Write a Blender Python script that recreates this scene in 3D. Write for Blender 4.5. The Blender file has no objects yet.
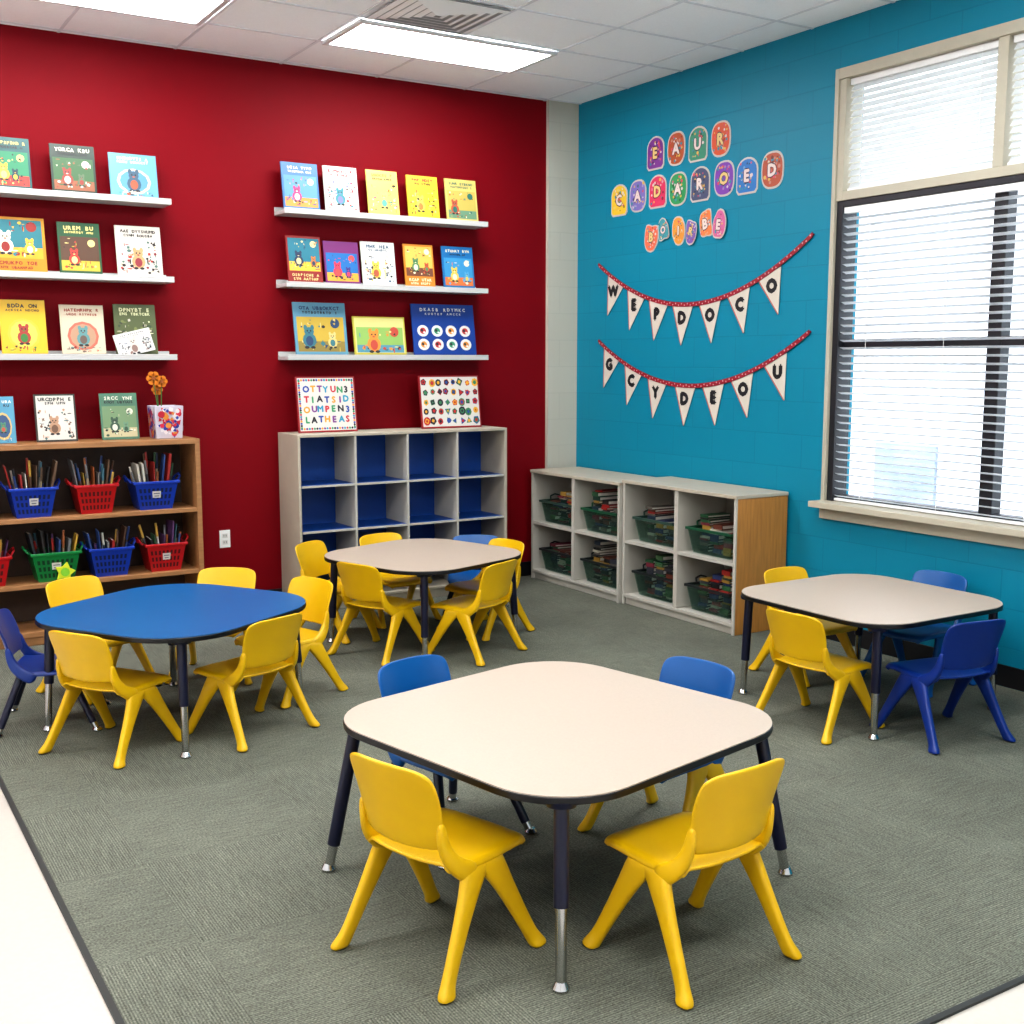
import bpy, math, random
from mathutils import Vector, Matrix
random.seed(7)
scene=bpy.context.scene
scene.view_settings.view_transform='Standard'
try: scene.view_settings.look='Medium High Contrast'
except Exception as ex: print('look',ex)
COL=scene.collection

# ---------------------------------------------------------------- materials
def lin(c):
    c=c/255.0
    return c/12.92 if c<=0.04045 else ((c+0.055)/1.055)**2.4
def rgb(t): return (lin(t[0]),lin(t[1]),lin(t[2]),1.0)
MC={}
def mat(name,c,rough=0.5,metal=0.0,noise=0.0,nscale=20.0,bump=0.0,bscale=200.0,coat=0.0,stretch=None,spec=None):
    key=(name,c,rough,metal,noise,bump,stretch)
    if key in MC: return MC[key]
    m=bpy.data.materials.new(name); m.use_nodes=True
    nt=m.node_tree; b=nt.nodes['Principled BSDF']
    b.inputs['Base Color'].default_value=rgb(c)
    b.inputs['Roughness'].default_value=rough
    b.inputs['Metallic'].default_value=metal
    if spec is not None: b.inputs['Specular IOR Level'].default_value=spec
    if coat: b.inputs['Coat Weight'].default_value=coat
    if noise or bump:
        tc=nt.nodes.new('ShaderNodeTexCoord')
        src=tc.outputs['Object']
        if stretch:
            mp=nt.nodes.new('ShaderNodeMapping'); mp.inputs['Scale'].default_value=stretch
            nt.links.new(src,mp.inputs['Vector']); src=mp.outputs['Vector']
    if noise:
        n=nt.nodes.new('ShaderNodeTexNoise'); n.inputs['Scale'].default_value=nscale; n.inputs['Detail'].default_value=6
        nt.links.new(src,n.inputs['Vector'])
        r=nt.nodes.new('ShaderNodeMapRange'); r.inputs['From Min'].default_value=0.3; r.inputs['From Max'].default_value=0.7
        r.inputs['To Min'].default_value=1-noise; r.inputs['To Max'].default_value=1+noise
        nt.links.new(n.outputs['Fac'],r.inputs['Value'])
        h=nt.nodes.new('ShaderNodeHueSaturation'); h.inputs['Color'].default_value=rgb(c)
        nt.links.new(r.outputs['Result'],h.inputs['Value'])
        nt.links.new(h.outputs['Color'],b.inputs['Base Color'])
    if bump:
        n2=nt.nodes.new('ShaderNodeTexNoise'); n2.inputs['Scale'].default_value=bscale; n2.inputs['Detail'].default_value=3
        nt.links.new(src,n2.inputs['Vector'])
        bp=nt.nodes.new('ShaderNodeBump'); bp.inputs['Strength'].default_value=bump; bp.inputs['Distance'].default_value=0.004
        nt.links.new(n2.outputs['Fac'],bp.inputs['Height']); nt.links.new(bp.outputs['Normal'],b.inputs['Normal'])
    MC[key]=m; return m
def emis(name,c,s):
    m=bpy.data.materials.new(name); m.use_nodes=True
    b=m.node_tree.nodes['Principled BSDF']
    b.inputs['Base Color'].default_value=rgb(c)
    b.inputs['Emission Color'].default_value=rgb(c); b.inputs['Emission Strength'].default_value=s
    return m

YEL=mat('yellow_plastic',(216,172,8),0.33,noise=0.03,nscale=8,bump=0.05,bscale=300)
BLU=mat('blue_plastic',(6,80,142),0.33,noise=0.03,nscale=8,bump=0.05,bscale=300)
NAVY=mat('navy_plastic',(8,46,122),0.35,noise=0.03,nscale=8,bump=0.05,bscale=300)
NAVYM=mat('navy_painted_steel',(14,18,44),0.3)
CHROME=mat('chrome',(190,190,190),0.18,1.0)
LAM=mat('cream_laminate',(176,161,146),0.38,noise=0.035,nscale=160)
LAMB=mat('blue_laminate',(6,88,142),0.32,noise=0.03,nscale=120)
BAND=mat('black_vinyl_edge',(12,12,16),0.35)
BEIGE=mat('beige_trim_paint',(178,172,154),0.5,noise=0.02)
BLACK=mat('black_rubber_base',(16,16,20),0.45)
EDGE=mat('dark_grey_edging',(40,42,40),0.6)
WHITE=mat('white_paint',(232,232,230),0.45)
SHW=mat('light_grey_shelf_paint',(188,187,184),0.45)
PAPER=mat('paper',(226,222,212),0.7)
DARK=mat('bronze_sash',(30,32,38),0.4)

def brick_mat(name,c,strength=0.25,dark=0.82):
    m=bpy.data.materials.new(name); m.use_nodes=True; nt=m.node_tree; b=nt.nodes['Principled BSDF']
    b.inputs['Roughness'].default_value=0.5; b.inputs['Specular IOR Level'].default_value=0.35
    tc=nt.nodes.new('ShaderNodeTexCoord'); sp=nt.nodes.new('ShaderNodeSeparateXYZ'); cb=nt.nodes.new('ShaderNodeCombineXYZ')
    ad=nt.nodes.new('ShaderNodeMath'); ad.operation='ADD'
    nt.links.new(tc.outputs['Object'],sp.inputs[0]); nt.links.new(sp.outputs[0],ad.inputs[0]); nt.links.new(sp.outputs[1],ad.inputs[1])
    nt.links.new(ad.outputs[0],cb.inputs[0]); nt.links.new(sp.outputs[2],cb.inputs[1])
    br=nt.nodes.new('ShaderNodeTexBrick'); br.inputs['Scale'].default_value=1.0
    br.inputs['Brick Width'].default_value=0.40; br.inputs['Row Height'].default_value=0.20; br.inputs['Mortar Size'].default_value=0.005; br.inputs['Mortar Smooth'].default_value=0.7
    col=rgb(c)
    br.inputs['Color1'].default_value=col; br.inputs['Color2'].default_value=tuple(x*0.97 for x in col[:3])+(1,)
    br.inputs['Mortar'].default_value=tuple(x*dark for x in col[:3])+(1,)
    nt.links.new(cb.outputs[0],br.inputs['Vector']); nt.links.new(br.outputs['Color'],b.inputs['Base Color'])
    bp=nt.nodes.new('ShaderNodeBump'); bp.invert=True; bp.inputs['Strength'].default_value=strength; bp.inputs['Distance'].default_value=0.003
    nt.links.new(br.outputs['Fac'],bp.inputs['Height']); nt.links.new(bp.outputs['Normal'],b.inputs['Normal'])
    return m
TEAL=brick_mat('teal_block_paint',(0,126,152),0.18,0.88)
COLM=brick_mat('beige_block_paint',(190,186,172),0.15,0.92)
RED=mat('red_wall_paint',(120,2,18),0.6,noise=0.03,nscale=1.5,bump=0.05,bscale=90,spec=0.15)
WALLW=mat('warm_white_wall_paint',(246,246,246),0.6,noise=0.01,nscale=3)

def wood(name,c,scale=(1,1,12),rough=0.45):
    return mat(name,c,rough,noise=0.16,nscale=4.0,stretch=scale)
OAK=wood('oak_veneer',(180,126,62),(14,14,1.2))
WALNUT=wood('tan_wood',(156,112,72),(1.5,14,14))
BIRCH=mat('grey_birch_laminate',(176,167,150),0.5,noise=0.04,nscale=10)
GREYB=mat('light_grey_board',(180,176,166),0.5,noise=0.03,nscale=10)

def carpet_mat():
    m=bpy.data.materials.new('carpet_loop'); m.use_nodes=True; nt=m.node_tree; N=nt.nodes; L=nt.links; b=N['Principled BSDF']
    b.inputs['Roughness'].default_value=0.95; b.inputs['Specular IOR Level'].default_value=0.1
    tc=N.new('ShaderNodeTexCoord')
    def noise(sc,scale,detail=3):
        mp=N.new('ShaderNodeMapping'); mp.inputs['Scale'].default_value=sc
        L.new(tc.outputs['Object'],mp.inputs['Vector'])
        n=N.new('ShaderNodeTexNoise'); n.inputs['Scale'].default_value=scale; n.inputs['Detail'].default_value=detail
        L.new(mp.outputs[0],n.inputs['Vector']); return n.outputs['Fac']
    def ribs(dirn):
        wv=N.new('ShaderNodeTexWave'); wv.bands_direction=dirn; wv.inputs['Scale'].default_value=38; wv.inputs['Distortion'].default_value=2.2; wv.inputs['Detail'].default_value=2; wv.inputs['Detail Scale'].default_value=4
        L.new(tc.outputs['Object'],wv.inputs[0]); return wv.outputs['Fac']
    ck=N.new('ShaderNodeTexChecker'); ck.inputs['Scale'].default_value=1/0.61
    ck.inputs['Color1'].default_value=(1,1,1,1); ck.inputs['Color2'].default_value=(0,0,0,1)
    L.new(tc.outputs['Object'],ck.inputs['Vector'])
    mx=N.new('ShaderNodeMix'); mx.data_type='FLOAT'
    L.new(ck.outputs['Fac'],mx.inputs[0]); L.new(ribs('X'),mx.inputs[2]); L.new(ribs('Y'),mx.inputs[3])
    r=N.new('ShaderNodeValToRGB'); e=r.color_ramp.elements
    e[0].position=0.0; e[0].color=rgb((89,91,82)); e[1].position=1.0; e[1].color=rgb((116,118,106))
    L.new(mx.outputs[0],r.inputs[0])
    fine=noise((1,1,1),150,3); med=noise((1,1,1),1.8,4); sx=noise((1,12,1),9,3); sy=noise((12,1,1),9,3)
    m2=N.new('ShaderNodeMix'); m2.data_type='FLOAT'
    L.new(ck.outputs['Fac'],m2.inputs[0]); L.new(sy,m2.inputs[2]); L.new(sx,m2.inputs[3])
    def mr(src,a,c):
        rr=N.new('ShaderNodeMapRange'); rr.inputs['From Min'].default_value=0.3; rr.inputs['From Max'].default_value=0.7; rr.inputs['To Min'].default_value=a; rr.inputs['To Max'].default_value=c
        L.new(src,rr.inputs['Value']); return rr.outputs[0]
    def mul(a,b_):
        mu=N.new('ShaderNodeMath'); mu.operation='MULTIPLY'; L.new(a,mu.inputs[0]); L.new(b_,mu.inputs[1]); return mu.outputs[0]
    val=mul(mul(mr(fine,0.58,1.38),mr(med,0.86,1.12)),mr(m2.outputs[0],0.82,1.16))
    h=N.new('ShaderNodeHueSaturation'); L.new(r.outputs[0],h.inputs['Color']); L.new(val,h.inputs['Value'])
    L.new(h.outputs[0],b.inputs['Base Color'])
    bp=N.new('ShaderNodeBump'); bp.inputs['Strength'].default_value=0.4; bp.inputs['Distance'].default_value=0.003
    L.new(fine,bp.inputs['Height']); L.new(bp.outputs[0],b.inputs['Normal'])
    return m
CARPET=carpet_mat()
VCT=mat('white_floor_tile',(188,181,171),0.35,noise=0.025,nscale=60)
CEIL=mat('acoustic_tile',(249,251,252),0.9,noise=0.02,nscale=90,bump=0.3,bscale=120)

# ---------------------------------------------------------------- mesh builder
class MB:
    def __init__(s): s.v=[];s.f=[];s.m=[];s.fm=[]
    def mi(s,m):
        if m not in s.m: s.m.append(m)
        return s.m.index(m)
    def add(s,vs,fs,m):
        o=len(s.v); s.v+= [tuple(v) for v in vs]; k=s.mi(m)
        for f in fs: s.f.append([i+o for i in f]); s.fm.append(k)
        return s
    def box(s,x0,x1,y0,y1,z0,z1,m,M=None):
        vs=[Vector((x,y,z)) for z in (z0,z1) for y in (y0,y1) for x in (x0,x1)]
        if M: vs=[M@v for v in vs]
        return s.add(vs,[(0,2,3,1),(4,5,7,6),(0,1,5,4),(2,6,7,3),(0,4,6,2),(1,3,7,5)],m)
    def poly(s,pts,m): return s.add(pts,[tuple(range(len(pts)))],m)
    def prism(s,pts,off,m):
        off=Vector(off); n=len(pts); vs=[Vector(p) for p in pts]+[Vector(p)+off for p in pts]
        fs=[tuple(range(n-1,-1,-1)),tuple(range(n,2*n))]+[(i,(i+1)%n,n+(i+1)%n,n+i) for i in range(n)]
        return s.add(vs,fs,m)
    def cyl(s,p0,p1,r0,r1,m,n=16,caps=True):
        p0=Vector(p0);p1=Vector(p1);t=(p1-p0).normalized(); a=t.orthogonal().normalized(); b=t.cross(a)
        vs=[p0+(a*math.cos(2*math.pi*i/n)+b*math.sin(2*math.pi*i/n))*r0 for i in range(n)]
        vs+=[p1+(a*math.cos(2*math.pi*i/n)+b*math.sin(2*math.pi*i/n))*r1 for i in range(n)]
        fs=[(i,(i+1)%n,n+(i+1)%n,n+i) for i in range(n)]
        if caps: fs+=[tuple(range(n-1,-1,-1)),tuple(range(n,2*n))]
        return s.add(vs,fs,m)
    def lathe(s,prof,c,m,n=24):
        vs=[];fs=[]
        for (r,z) in prof:
            for i in range(n): vs.append((c[0]+r*math.cos(2*math.pi*i/n),c[1]+r*math.sin(2*math.pi*i/n),c[2]+z))
        for j in range(len(prof)-1):
            for i in range(n): fs.append((j*n+i,j*n+(i+1)%n,(j+1)*n+(i+1)%n,(j+1)*n+i))
        return s.add(vs,fs,m)
    def mesh(s,name,smooth=None):
        me=bpy.data.meshes.new(name); me.from_pydata(s.v,[],s.f)
        for m in s.m: me.materials.append(m)
        me.polygons.foreach_set('material_index',s.fm)
        if smooth is not None:
            me.polygons.foreach_set('use_smooth',[True]*len(me.polygons))
            me.set_sharp_from_angle(angle=math.radians(smooth))
        me.update(); return me

GC={}
def glyph(mb,ch,cx,cz,size,y,m,bold=0.02,rot=0.0):
    if ch==' ': return
    if ch not in GC:
        cu=bpy.data.curves.new('g','FONT'); cu.body=ch; cu.size=1.0; cu.resolution_u=2
        o=bpy.data.objects.new('g',cu); COL.objects.link(o)
        dg=bpy.context.evaluated_depsgraph_get()
        me=bpy.data.meshes.new_from_object(o.evaluated_get(dg))
        vs=[(v.co.x,v.co.y) for v in me.vertices]; fs=[tuple(p.vertices) for p in me.polygons]
        bpy.data.objects.remove(o); bpy.data.meshes.remove(me)
        xs=[v[0] for v in vs]; zs=[v[1] for v in vs]
        mx=(min(xs)+max(xs))/2; mz=(min(zs)+max(zs))/2
        GC[ch]=([(a-mx,b-mz) for a,b in vs],fs)
    vs,fs=GC[ch]
    c_,s_=math.cos(rot),math.sin(rot)
    offs=[(-bold,0),(bold,0)] if bold<0.03 else [(-bold,0),(bold,0),(0,bold),(0,-bold),(0,0)]
    for q,(dx,dz) in enumerate(offs):
        mb.add([(cx+((a+dx)*c_-(b+dz)*s_)*size,y-0.00005*q,cz+((a+dx)*s_+(b+dz)*c_)*size) for a,b in vs],fs,m)

def obj(name,me,parent=None,loc=(0,0,0),rot=(0,0,0)):
    o=bpy.data.objects.new(name,me); COL.objects.link(o)
    o.location=loc; o.rotation_euler=rot
    if parent: o.parent=parent
    return o
def thing(name,label,cat,loc=(0,0,0),rz=0,group=None,me=None,rx=0):
    o=obj(name,me,None,loc,(rx,0,rz))
    if me is None: o.empty_display_size=0.1
    o['label']=label; o['category']=cat
    if group: o['group']=group
    return o
def struct(name,mb,bevel=0):
    o=obj(name,mb.mesh(name)); o['kind']='structure'
    if bevel:
        b=o.modifiers.new('bev','BEVEL'); b.width=bevel; b.segments=2; b.limit_method='ANGLE'
    return o
def bev(o,w,seg=2):
    b=o.modifiers.new('bev','BEVEL'); b.width=w; b.segments=seg; b.limit_method='ANGLE'; return o

# ---------------------------------------------------------------- room shell
H=3.55; XL=-7.0; YB=-9.0
struct('floor',MB().box(XL,0,YB,0,-0.2,-0.006,VCT))
struct('ceiling',MB().box(XL,0,YB,0,H,H+0.15,CEIL))
struct('wall_north',MB().box(XL,0.2,0,0.2,-0.2,H+0.15,RED))
WY0,WY1,WZ0,WZ1=-2.60,-4.68,0.82,3.23
w=MB(); w.box(0,0.2,WY0,0,-0.2,H+0.15,TEAL).box(0,0.2,YB,WY1,-0.2,H+0.15,TEAL).box(0,0.2,WY1,WY0,-0.2,WZ0,TEAL).box(0,0.2,WY1,WY0,WZ1,H+0.15,TEAL)
struct('wall_east',w)
struct('wall_west',MB().box(XL-0.2,XL,YB,0.2,-0.2,H+0.15,WALLW))
struct('wall_south',MB().box(XL-0.2,0.2,YB-0.2,YB,-0.2,H+0.15,WALLW))
struct('trim_1',MB().box(-0.27,-0.001,-0.035,-0.001,0,H,COLM))
struct('baseboard_north',MB().box(XL,-0.27,-0.012,-0.001,0,0.11,BLACK).box(-0.28,-0.012,-0.047,-0.036,0,0.11,BLACK),0.003)
struct('baseboard_east',MB().box(-0.012,-0.001,YB,-0.048,0,0.11,BLACK),0.003)
# carpet
cp=thing('carpet','grey-green loop carpet of square tiles covering the classroom floor','carpet',me=MB().box(-4.55,-0.013,-5.62,-0.013,-0.005,0,CARPET).mesh('carpet'))
es=MB().box(-4.568,-4.55,-5.638,-0.013,-0.006,0.002,EDGE).box(-4.55,-0.013,-5.638,-5.62,-0.006,0.002,EDGE)
obj('edge_strip',es.mesh('edge_strip'),cp)['label']='dark grey rubber edging strip'

# ceiling grid
g=MB(); GX=0.68; GY=0.58
xs=[-0.29-GX*i for i in range(-0,10)]; ys=[-0.06-GY*i for i in range(0,16)]
TB=mat('grid_white',(222,224,228),0.5)
for x in xs: g.box(x-0.009,x+0.009,YB,0,H-0.004,H+0.001,TB)
for y in ys: g.box(XL,0,y-0.009,y+0.009,H-0.0045,H+0.001,TB)
struct('trim_2',g)
# troffers
PANEL=emis('light_lens',(252,253,255),24.5)
FR=mat('light_frame_white',(215,215,215),0.4)
fr=MB(); hx,hy=GX-0.015,GY/2-0.015
fr.box(-hx,hx,-hy,-hy+0.03,-0.018,0,FR).box(-hx,hx,hy-0.03,hy,-0.018,0,FR).box(-hx,-hx+0.03,-hy+0.03,hy-0.03,-0.018,0,FR).box(hx-0.03,hx,-hy+0.03,hy-0.03,-0.018,0,FR)
frm=fr.mesh('frame'); lens=MB().box(-hx+0.03,hx-0.03,-hy+0.03,hy-0.03,-0.010,-0.004,PANEL).mesh('lens')
for ix,x in enumerate((-1.65,-3.72,-5.76)):
    for iy,y in enumerate((-0.93,-3.83,-6.73)):
        t=thing('ceiling_light','rectangular recessed fluorescent ceiling light with white lens','ceiling light',(x,y,H-0.009),group='ceiling lights')
        obj('frame',frm,t); obj('lens',lens,t)
# vent
v=thing('ceiling_vent','square white metal air vent with stepped louvers in the ceiling','vent',(-1.99,-1.51,H-0.009))
vm=MB(); hx,hy=0.31,0.27
VD=mat('vent_shadow',(190,190,192),0.8); VW=mat('vent_white',(245,245,245),0.5)
vm.box(-hx,hx,-hy,hy,-0.004,0,VD)
obj('vent_back',vm.mesh('vent_back'),v)
vf=MB()
for k in range(6):
    a=hx*(1-0.166*k); b=hy*(1-0.166*k); a2=a-0.034; b2=b-0.029; z0=-0.014; z1=-0.008
    V=[(-a,-b,z1),(a,-b,z1),(a,b,z1),(-a,b,z1),(-a2,-b2,z0),(a2,-b2,z0),(a2,b2,z0),(-a2,b2,z0)]
    vf.add(V,[(0,1,5,4),(1,2,6,5),(2,3,7,6),(3,0,4,7)],VW)
obj('louver',vf.mesh('louver'),v)

# ---------------------------------------------------------------- window
wf=MB()
def wbox(y0,y1,z0,z1,x0,x1,m): wf.box(x0,x1,min(y0,y1),max(y0,y1),z0,z1,m)
wbox(-2.575,-2.602,0.82,3.28,-0.012,0.14,BEIGE); wbox(-4.66,-4.72,0.82,3.28,-0.012,0.14,BEIGE)
wbox(-2.602,-2.65,2.55,3.22,0.0,0.14,BEIGE)
wbox(-2.602,-4.66,3.22,3.28,-0.012,0.14,BEIGE)
wbox(-2.65,-4.66,2.55,2.60,0.0,0.14,BEIGE)
wbox(-3.615,-3.675,2.60,3.22,0.0,0.14,BEIGE)
wbox(-2.56,-4.78,0.79,0.825,-0.10,0.14,BEIGE); wbox(-2.58,-4.76,0.72,0.79,-0.025,-0.001,BEIGE)
wbox(-2.602,-2.645,0.825,2.55,0.01,0.13,DARK); wbox(-4.62,-4.66,0.825,2.55,0.01,0.13,DARK)
for (a,b) in ((-2.645,-3.60),(-3.68,-4.62)):
    wbox(a,b,0.825,0.86,0.06,0.13,DARK); wbox(a,b,1.72,1.77,0.06,0.13,DARK)
wbox(-2.645,-4.62,2.515,2.55,0.01,0.13,DARK)
wbox(-3.60,-3.68,0.825,2.515,0.055,0.13,DARK)
wn=struct('window_1',wf,0.003)
gm=bpy.data.materials.new('window_glass'); gm.use_nodes=True; nt=gm.node_tree; nt.nodes.clear()
o_=nt.nodes.new('ShaderNodeOutputMaterial'); mxs=nt.nodes.new('ShaderNodeMixShader'); tr=nt.nodes.new('ShaderNodeBsdfTransparent'); gl=nt.nodes.new('ShaderNodeBsdfGlossy')
mxs.inputs[0].default_value=0.06; gl.inputs['Roughness'].default_value=0.02
nt.links.new(tr.outputs[0],mxs.inputs[1]); nt.links.new(gl.outputs[0],mxs.inputs[2]); nt.links.new(mxs.outputs[0],o_.inputs[0])
gp=obj('glass_pane',MB().box(0.103,0.107,-4.66,-2.65,0.83,3.21,gm).mesh('glass_pane'),wn)
def translucent(name,c,k):
    m=bpy.data.materials.new(name); m.use_nodes=True; nt=m.node_tree; nt.nodes.clear()
    o=nt.nodes.new('ShaderNodeOutputMaterial'); mx=nt.nodes.new('ShaderNodeMixShader'); d=nt.nodes.new('ShaderNodeBsdfDiffuse'); t=nt.nodes.new('ShaderNodeBsdfTranslucent')
    d.inputs[0].default_value=rgb(c); t.inputs[0].default_value=rgb(c); mx.inputs[0].default_value=k
    nt.links.new(d.outputs[0],mx.inputs[1]); nt.links.new(t.outputs[0],mx.inputs[2]); nt.links.new(mx.outputs[0],o.inputs[0]); return m
SLT=translucent('closed_slat_vinyl',(228,230,230),0.38)
SL=translucent('open_slat_vinyl',(232,235,238),0.42)
def blind(ya,yb,z0,z1,pitch,tilt,m,label,hw_=0.023,x0=0.045,cords=2):
    t=thing('window_blind',label,'window blind',(x0,(ya+yb)/2,z0),rz=-math.pi/2,group='window blinds')
    hw=abs(ya-yb)/2-0.006
    hd=MB().box(-hw,hw,-0.018,0.016,z1-z0-0.035,z1-z0-0.002,WHITE)
    obj('head_rail',hd.mesh('head_rail'),t)
    sl=MB(); z=0.03
    while z<z1-z0-0.045:
        M=Matrix.Translation((0,0,z))@Matrix.Rotation(math.radians(tilt),4,'X')
        sl.box(-hw,hw,-hw_,hw_,-0.0006,0.0006,m,M); z+=pitch
    obj('slats',sl.mesh('slats'),t)
    br=MB().box(-hw,hw,-0.016,0.014,0.004,0.018,WHITE)
    obj('bottom_rail',br.mesh('bottom_rail'),t)
    for q in range(cords):
        x=-hw*0.8+1.6*hw*q/(cords-1)
        obj('cord',MB().cyl((x,-0.024,0.01),(x,-0.024,z1-z0-0.01),0.0013,0.0013,WHITE,6).mesh('cord'),t)
for (a,b) in ((-2.65,-3.615),(-3.675,-4.66)):
    blind(a,b,2.60,3.22,0.036,54,SLT,'closed white horizontal slat blind in the upper window pane',0.021)
blind(-2.645,-4.62,0.826,2.514,0.043,-20,SL,'open white horizontal slat blind over the lower window',0.0165,0.036,4)
# outside building
def siding():
    m=bpy.data.materials.new('pale_siding'); m.use_nodes=True; nt=m.node_tree; b=nt.nodes['Principled BSDF']
    tc=nt.nodes.new('ShaderNodeTexCoord'); wv=nt.nodes.new('ShaderNodeTexWave'); wv.bands_direction='Z'; wv.inputs['Scale'].default_value=1.4
    r=nt.nodes.new('ShaderNodeValToRGB'); r.color_ramp.elements[0].color=rgb((204,210,220)); r.color_ramp.elements[1].color=rgb((236,238,242))
    r.color_ramp.elements[0].position=0.0; r.color_ramp.elements[1].position=0.25
    nt.links.new(tc.outputs['Object'],wv.inputs[0]); nt.links.new(wv.outputs[0],r.inputs[0]); nt.links.new(r.outputs[0],b.inputs['Base Color']); return m
ob=MB().box(5,5.3,-9,9,-0.6,6,siding())
OW=mat('outside_window_blue',(146,160,184),0.6,noise=0.15,nscale=2.5)
for (y,z,hh,m_) in ((-1.3,0.5,1.1,OW),(0.9,-0.1,0.85,OW),(4.4,0.6,1.0,OW)): ob.box(4.96,5.0,y-0.4,y+0.4,z,z+hh,m_)
thing('neighboring_building','pale sided building seen through the window blinds','building',me=ob.mesh('neighboring_building'))
thing('outdoor_ground','pale concrete ground outside the window','ground',me=MB().box(0.21,5,-9,9,-0.7,-0.6,mat('concrete',(190,190,185),0.8,noise=0.05)).mesh('outdoor_ground'))

# ---------------------------------------------------------------- chairs
def tube(path,m,n=8,flat=(0,)):
    vs=[];fs=[];P=[Vector(p[0]) for p in path]
    for j,p in enumerate(P):
        if j in flat or (-1 in flat and j==len(P)-1): A=Vector((1,0,0));B=Vector((0,1,0))
        else:
            T=(P[min(j+1,len(P)-1)]-P[max(j-1,0)]).normalized(); A=Vector((1,0,0)); A=(A-T*A.dot(T)).normalized(); B=T.cross(A)
            if B.y<0:B=-B
        tx,ty=path[j][1]
        for i in range(n):
            an=2*math.pi*(i+0.5)/n; c,s_=math.cos(an),math.sin(an)
            c=math.copysign(abs(c)**0.6,c); s_=math.copysign(abs(s_)**0.6,s_)
            vs.append(p+A*c*tx/2+B*s_*ty/2)
    for j in range(len(P)-1):
        for i in range(n): fs.append((j*n+i,j*n+(i+1)%n,(j+1)*n+(i+1)%n,(j+1)*n+i))
    fs.append(tuple(range(n-1,-1,-1))); fs.append(tuple(range((len(P)-1)*n,len(P)*n)))
    return MB().add(vs,fs,m)
def chair_meshes(m,key):
    prof=[(0.196,0.290,0.130,-0.012,0.0),(0.194,0.310,0.146,-0.012,0.0),(0.174,0.323,0.158,-0.008,0.003),(0.10,0.320,0.164,0,0.010),(0.0,0.312,0.166,0,0.014),
          (-0.09,0.313,0.163,0.0,0.014),(-0.135,0.322,0.152,0.008,0.010),(-0.152,0.332,0.138,0.015,0.004)]
    bprof=[(-0.168,0.372,0.128,0.026,0.006),(-0.171,0.381,0.142,0.028,0.004),(-0.178,0.415,0.150,0.032,0),
          (-0.186,0.46,0.156,0.034,0),(-0.198,0.51,0.161,0.034,0),(-0.211,0.560,0.162,0.030,0),(-0.220,0.592,0.157,0.026,0),(-0.225,0.609,0.138,0.02,-0.003),(-0.226,0.617,0.10,0.012,-0.003)]
    S=[-1,-0.8,-0.5,-0.2,0.2,0.5,0.8,1]
    def surf(rows,nm,skirt):
        vs=[];fs=[]
        n=len(S)+(2 if skirt else 0)
        for (y,z,w_,cy,cz) in rows:
            k=1.0 if y<0.18 else 0.5
            if skirt: vs.append((-w_-0.010,y+cy,z+cz-0.022*k))
            for s in S: vs.append((s*w_,y+cy*s*s,z+cz*s*s))
            if skirt: vs.append((w_+0.010,y+cy,z+cz-0.022*k))
        for j in range(len(rows)-1):
            for i in range(n-1): fs.append((j*n+i,(j+1)*n+i,(j+1)*n+i+1,j*n+i+1))
        return MB().add(vs,fs,m).mesh(nm,60)
    seat=surf(prof,'seat_'+key,True); back=surf(bprof,'backrest_'+key,False)
    legs=[]; sup=[]
    for sx in (-1,1):
        for sy in (-1,1):
            raw=[((0.155,0.022,0.318),(0.034,0.122)),((0.166,0.030,0.300),(0.037,0.112)),((0.175,0.068,0.238),(0.034,0.070)),((0.185,0.116,0.145),(0.031,0.053)),
                  ((0.196,0.165,0.050),(0.029,0.044)),((0.202,0.180,0.022),(0.034,0.049)),((0.213,0.196,0.0),(0.046,0.066))]
            path=[((sx*p[0],sy*p[1]-0.012,p[2]),d) for p,d in raw]
            legs.append(tube(path,m,flat=(0,1,-1)).mesh('leg_'+key,50))
        sp=[((sx*0.166,-0.040,0.285),(0.036,0.075)),((sx*0.162,-0.095,0.315),(0.034,0.062)),((sx*0.154,-0.130,0.352),(0.030,0.050)),((sx*0.147,-0.148,0.400),(0.026,0.038)),((sx*0.150,-0.157,0.465),(0.018,0.024))]
        sup.append(tube(sp,m,flat=()).mesh('support_'+key,50))
    return seat,back,legs,sup
CH={'yellow':chair_meshes(YEL,'y'),'blue':chair_meshes(BLU,'b'),'navy':chair_meshes(NAVY,'n')}
ML=[]
for sx in (-1,1):
    for sy in (-1,1):
        p0=Vector((sx*0.125,sy*0.10-0.01,0.305)); p1=Vector((sx*0.20,sy*0.21,0.0)); L=lambda k,p0=p0,p1=p1: p0+(p1-p0)*k
        ML.append((MB().cyl(L(0),L(0.86),0.0165,0.0165,NAVYM,14).mesh('steel_leg',40),
                   MB().cyl(L(0.84),L(0.96),0.014,0.014,CHROME,14).lathe([(0,0),(0.021,0),(0.023,0.008),(0.015,0.02),(0,0.022)],p1,CHROME,14).mesh('leg_cap',40)))
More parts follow.
